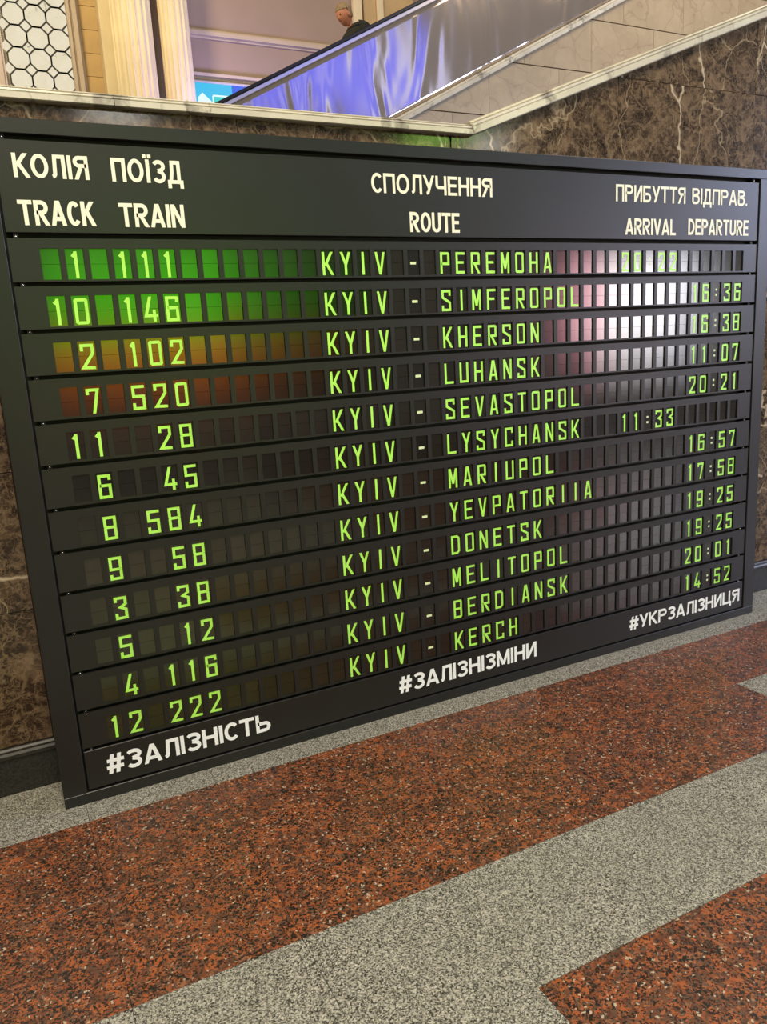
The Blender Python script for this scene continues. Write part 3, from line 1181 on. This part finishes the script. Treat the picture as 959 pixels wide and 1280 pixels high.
# pilasters right of the plain wall
pp = thing('pilaster', (5.05, 8.0, 0), 'pale yellow stepped pilaster behind the person at the handrail', 'pilaster')
link('front_strip', box_mesh('front_strip', -0.07, 0.06, -0.02, 0.045, 0, 9, 0.004), M['column'], pp)
link('side_strip', box_mesh('side_strip', 0.10, 0.90, 0.02, 0.049, 0, 9, 0.004), M['tan'], pp)
link('side_strip', box_mesh('side_strip', 0.30, 0.40, -0.01, 0.0199, 0, 9, 0.004), M['column'], pp)

# blue sign
sign = thing('wayfinding_sign', (3.4, 7.93, 4.6), 'backlit blue sign with white pictograms low behind the columns', 'sign')
cy_ = emitter('sign_cyan', (0.02, 0.52, 0.85), 0.95)
bl_ = emitter('sign_blue', (0.02, 0.12, 0.85), 0.9)
wh_ = emitter('sign_white', (0.75, 1.0, 0.95), 1.0)
tl_ = emitter('sign_teal', (0.02, 0.65, 0.60), 0.9)
link('panel', box_mesh('panel', -0.85, -0.27, -0.03, 0.045, -0.30, 0.275), cy_, sign)
link('panel', box_mesh('panel', -0.27, 0.90, -0.03, 0.045, -0.30, 0.275), bl_, sign)
link('casing', box_mesh('casing', -0.87, 0.92, -0.025, 0.05, 0.275, 0.30), M['chrome'], sign)
# pictogram frames
for (cx, inner) in ((-0.40, tl_), (-0.09, bl_), (0.24, bl_)):
    bm = bmesh.new()
    w, t = 0.125, 0.012
    rr = [(cx - w, -0.14, t, 0.28), ]
    add_box(bm, cx - w, cx + w, -0.033, -0.0305, 0.125, 0.145)
    add_box(bm, cx - w, cx + w, -0.033, -0.0305, -0.115, -0.095)
    add_box(bm, cx - w - .01, cx - w + .008, -0.033, -0.0305, -0.10, 0.13)
    add_box(bm, cx + w - .008, cx + w + .01, -0.033, -0.0305, -0.10, 0.13)
    link('pictogram_frame', bm_mesh('pictogram_frame', bm), wh_, sign)
    link('pictogram_field', box_mesh('pictogram_field', cx - w + .009, cx + w - .009, -0.0318, -0.0302, -0.094, 0.124), inner, sign)
    bm = bmesh.new()
    add_prism(bm, [(cx - .03, -.09), (cx + .0, -.09), (cx + .02, -.03), (cx + .06, -.09), (cx + .09, -.07), (cx + .05, .0), (cx + .03, .05), (cx - .04, .04), (cx - .05, .0)], -0.0345, -0.033)
    add_prism(bm, [(cx + .0, .06), (cx + .03, .055), (cx + .045, .08), (cx + .025, .105), (cx - .005, .095)], -0.0345, -0.033)
    link('pictogram', bm_mesh('pictogram', bm), wh_, sign)
link('arrow', prism_mesh('arrow', [(-0.72, -0.15), (-0.72, 0.10), (-0.66, 0.16), (-0.50, 0.02), (-0.54, -0.03), (-0.62, 0.05), (-0.62, -0.15)], -0.033, -0.0305), wh_, sign)

# ------------------------------------------------------------------ person on the escalator
PX, PY = 3.98, 5.88
PZ = rail_z(3.98) - SD
pers = thing('person', (PX, PY, PZ), 'person in dark jacket with grey-brown hair riding the escalator, looking left and down', 'person')
pers.scale = (0.92, 0.92, 0.92)


def skin_body(name, joints, edges, mat, parent, levels=2):
    me = bpy.data.meshes.new(name)
    me.from_pydata([j[0] for j in joints], edges, [])
    o = link(name, me, mat, parent)
    md = o.modifiers.new('skin', 'SKIN')
    for i, j in enumerate(joints):
        me.skin_vertices[0].data[i].radius = (j[1], j[2] if len(j) > 2 else j[1])
    me.skin_vertices[0].data[0].use_root = True
    md.use_smooth_shade = True
    sb = o.modifiers.new('sub', 'SUBSURF')
    sb.levels = levels
    sb.render_levels = levels
    return o


# faces -X (left in the picture), leaning slightly forward
J = [((0, 0, .95), .135, .15), ((-.02, 0, 1.15), .12, .15), ((-.03, 0, 1.36), .12, .18), ((-.03, 0, 1.44), .06, .09), ((-.10, 0, 1.52), .055, .055),
     ((.0, .10, .92), .09), ((-.03, .11, .50), .062), ((0.0, .11, .10), .042), ((-.13, .12, .045), .04, .035),
     ((.0, -.10, .92), .09), ((-.02, -.11, .50), .062), ((0.02, -.11, .10), .042), ((-.11, -.12, .045), .04, .035),
     ((-.02, .20, 1.42), .06), ((.03, .25, 1.14), .045), ((-.14, .22, .96), .032), ((-.20, .21, .93), .028),
     ((-.02, -.20, 1.42), .06), ((.03, -.26, 1.14), .045), ((-.14, -.28, 1.00), .032), ((-.20, -.29, .99), .028)]
Eg = [(0, 1), (1, 2), (2, 3), (3, 4), (0, 5), (5, 6), (6, 7), (7, 8), (0, 9), (9, 10), (10, 11), (11, 12), (2, 13), (13, 14), (14, 15), (15, 16), (2, 17), (17, 18), (18, 19), (19, 20)]
skin_body('body', J, Eg, M['skin'], pers)
# jacket over trunk and arms, trousers over legs
JJ = [((0, 0, .93), .165, .185), ((-.02, 0, 1.15), .15, .18), ((0.0, 0, 1.36), .16, .21), ((.01, 0, 1.47), .13, .17), ((-.04, 0, 1.545), .095, .10),
      ((-.02, .21, 1.42), .085), ((.03, .26, 1.14), .065), ((-.12, .225, .975), .048),
      ((-.02, -.21, 1.42), .085), ((.03, -.27, 1.14), .065), ((-.12, -.275, 1.01), .048)]
skin_body('jacket', JJ, [(0, 1), (1, 2), (2, 3), (3, 4), (2, 5), (5, 6), (6, 7), (2, 8), (8, 9), (9, 10)], M['jacket'], pers)
JT = [((0, 0, .93), .145, .16), ((0, .10, .86), .105), ((-.03, .11, .50), .08), ((0, .11, .12), .062),
      ((0, -.10, .86), .105), ((-.02, -.11, .50), .08), ((.02, -.11, .12), .062)]
skin_body('trousers', JT, [(0, 1), (1, 2), (2, 3), (0, 4), (4, 5), (5, 6)], M['trouser'], pers)
for sy, x0 in ((.115, -.03), (-.115, -.01)):
    skin_body('shoe', [((x0 + .05, sy, .045), .045, .045), ((x0 - .08, sy, .042), .042, .045), ((x0 - .17, sy, .035), .03, .04)], [(0, 1), (1, 2)], M['leather'], pers, 1)


def head_mesh():
    bm = bmesh.new()
    bmesh.ops.create_uvsphere(bm, u_segments=32, v_segments=24, radius=1)
    for v in bm.verts:
        x, y, z = v.co
        jaw = 1 - 0.24 * max(0, -z) ** 1.3
        nx = x * 0.098 * (1 - 0.10 * max(0, -z))
        ny = y * 0.078 * jaw
        nz = z * 0.122
        # brow, nose, mouth, chin on the face (-x side)
        if x < 0:
            f = math.exp(-(y / 0.17) ** 2)
            nx -= 0.026 * f * math.exp(-((z + 0.18) / 0.16) ** 2)
            nx -= 0.006 * math.exp(-(y / 0.45) ** 2) * math.exp(-((z - 0.22) / 0.12) ** 2)
            nx += 0.008 * math.exp(-((abs(y) - .38) / 0.16) ** 2) * math.exp(-((z - 0.05) / 0.13) ** 2)
            nx += 0.004 * math.exp(-(y / 0.3) ** 2) * math.exp(-((z + 0.48) / 0.05) ** 2)
            nx -= 0.008 * f * math.exp(-((z + 0.80) / 0.14) ** 2)
        v.co = (nx, ny, nz)
    return bm_mesh('head', bm, True)


hd = link('head', head_mesh(), M['skin'], pers, (-0.155, 0, 1.615))
hd.rotation_euler = (0, math.radians(-20), math.radians(12))
bm = bmesh.new()
bmesh.ops.create_uvsphere(bm, u_segments=32, v_segments=24, radius=1)
for v in bm.verts:
    x, y, z = v.co
    s = 1 + 0.03 * math.sin(14 * y + 5 * z) * math.cos(9 * x)
    v.co = (x * .107 * s, y * .088 * s, z * .128 * s)
kill = [v for v in bm.verts if (v.co.z < 0.045 and v.co.x < -0.02) or v.co.z < -0.06]
bmesh.ops.delete(bm, geom=kill, context='VERTS')
link('hair', bm_mesh('hair', bm, True), M['hair'], hd, (0.004, 0, 0.004))
for s in (-1, 1):
    bm = bmesh.new()
    bmesh.ops.create_uvsphere(bm, u_segments=10, v_segments=8, radius=1)
    for v in bm.verts:
        v.co = (v.co.x * .017, v.co.y * .009, v.co.z * .032)
    link('ear', bm_mesh('ear', bm, True), M['skin'], hd, (0.012, s * .078, -0.008))
    bm = bmesh.new()
    bmesh.ops.create_uvsphere(bm, u_segments=10, v_segments=8, radius=.012)
    link('eye', bm_mesh('eye', bm, True), M['leather'], hd, (-0.078, s * .030, 0.008))


def hand(parent, loc, side):
    joints = [((0, 0, 0), .026, .016), ((-.05, 0, -.005), .034, .015), ((-.085, 0, -.012), .032, .013)]
    edges = [(0, 1), (1, 2)]
    for k, (dy, ln) in enumerate(((.027, .065), (.009, .075), (-.009, .070), (-.026, .055))):
        b0 = len(joints)
        joints += [((-.09, dy, -.014), .010), ((-.09 - ln * .5, dy * 1.1, -.020), .009), ((-.09 - ln * .8, dy * 1.1, -.040), .008)]
        edges += [(2, b0), (b0, b0 + 1), (b0 + 1, b0 + 2)]
    b0 = len(joints)
    joints += [((-.04, .035 * side, -.012), .011), ((-.075, .052 * side, -.024), .010)]
    edges += [(1, b0), (b0, b0 + 1)]
    o = skin_body('hand', joints, edges, M['skin'], parent, 1)
    o.location = loc
    return o


hand(pers, (-.17, .21, .945), 1)
hand(pers, (-.17, -.285, .995), 1)

# ------------------------------------------------------------------ lit advertising screens of the hall, seen mirrored in the board and the steel
def screen(name, loc, w, h, rz, label, mat, legs=True):
    t = thing(name, loc, label, 'screen')
    t.rotation_euler = (0, 0, rz)
    link('display', box_mesh('display', -w / 2, w / 2, -0.02, 0.0, -h / 2, h / 2), mat, t)
    link('casing', box_mesh('casing', -w / 2 - .05, w / 2 + .05, -0.12, -0.021, -h / 2 - .05, h / 2 + .05, 0.005), M['casing'], t)
    if legs:
        for s in (-1, 1):
            link('leg', box_mesh('leg', s * w * .35 - .04, s * w * .35 + .04, -0.10, -0.04, -loc[2], -h / 2 - .05), M['casing'], t)
    return t


def screen_mat(name, axis_stops, axis, size, strength, soft=None):
    m, nt, b = new_mat(name)
    b.inputs['Base Color'].default_value = (0.01, 0.01, 0.01, 1)
    b.inputs['Roughness'].default_value = 0.3
    tc = nt.nodes.new('ShaderNodeTexCoord')
    sx = nt.nodes.new('ShaderNodeSeparateXYZ')
    nt.links.new(tc.outputs['Generated'], sx.inputs[0])
    r = ramp(nt, axis_stops)
    nt.links.new(sx.outputs[axis], r.inputs['Fac'])
    col = r.outputs['Color']
    if soft:
        r2 = ramp(nt, soft)
        nt.links.new(sx.outputs[2 if axis == 0 else 0], r2.inputs['Fac'])
        col = mix(nt, 1.0, col, r2.outputs['Color'], 'MULTIPLY')
    nt.links.new(col, b.inputs['Emission Color'])
    b.inputs['Emission Strength'].default_value = strength
    return m


gm = screen_mat('screen_green_orange', [(0.0, (.10, .02, .01)), (.22, (.35, .06, .01)), (.40, (.75, .25, .01)), (.47, (.35, .50, .01)), (.55, (.10, .72, .01)), (.7, (.07, .75, .01)), (1, (.10, .62, .01))], 2, None, 6.0,
                [(0, (.8, .8, .8)), (.42, (1, 1, 1)), (.60, (.40, .40, .40)), (.8, (.12, .12, .12)), (1, (.03, .03, .03))])
screen('advertising_screen', (2.15, -6.0, 1.82), 3.6, 1.75, 0, 'wide advertising screen glowing green over orange behind the viewer', gm)
pm = screen_mat('screen_pink_white', [(0.0, (.04, .012, .014)), (.10, (.16, .05, .06)), (.22, (.6, .20, .26)), (.36, (1, .70, .74)), (.46, (1, .95, .95)), (.85, (.95, .95, 1)), (1, (.7, .7, .8))], 0, None, 15.0,
                [(0, (.10, .10, .10)), (.2, (.35, .35, .35)), (.45, (.9, .9, .9)), (.8, (1, 1, 1)), (.9, (.5, .5, .5)), (1, (.2, .2, .2))])
screen('advertising_screen', (8.05, -6.0, 1.68), 2.6, 1.95, 0, 'advertising screen glowing pink and white behind the viewer', pm)
bmt = screen_mat('screen_blue', [(0.0, (.06, .08, .8)), (.04, (.7, .75, 1)), (.10, (.08, .10, 1)), (.34, (.06, .08, 1)), (.42, (.45, .5, 1)), (.5, (.07, .09, 1)), (.80, (.10, .13, 1)), (.93, (.9, .95, 1)), (1, (.5, .6, 1))], 0, None, 2.6)
hs = screen('hall_display', (10.0, -10.0, 9.4), 6.0, 3.0, 0, 'large blue video display hung high in the hall', bmt, False)
for s in (-1, 1):
    link('hanger', box_mesh('hanger', s * 2.4 - .03, s * 2.4 + .03, -0.10, -0.04, 1.55, 4.0), M['casing'], hs)

# unseen lights added behind the viewer to make the glints in the polished marble
glow = emitter('glint_glow', (1.0, 0.95, 0.85), 34.0)
ggl = emitter('green_glow', (0.45, 1.0, 0.12), 14.0)


def glint_light(loc, mat, w, h, tilt, label):
    t = thing('glint_light', loc, label, 'lamp')
    o = link('diffuser', box_mesh('diffuser', -w / 2, w / 2, -0.04, 0.04, -h / 2, h / 2, 0.01), mat, t)
    o.rotation_euler = (0, tilt, 0)
    link('rod', box_mesh('rod', -.012, .012, -.012, .012, h / 2, 3.0), M['casing'], t)


glint_light((1.38, -6.0, 4.02), glow, 0.60, 0.08, 0, 'unseen white light added for the glint in the marble over the left half of the board')
glint_light((6.06, -6.0, 3.95), glow, 0.45, 0.08, 0, 'unseen white light added for the glint in the marble below the bend of the cap')
glint_light((5.35, -6.0, 4.05), ggl, 1.1, 0.16, math.radians(-18), 'unseen slanting green light added for the streak in the marble left of the bend of the cap')
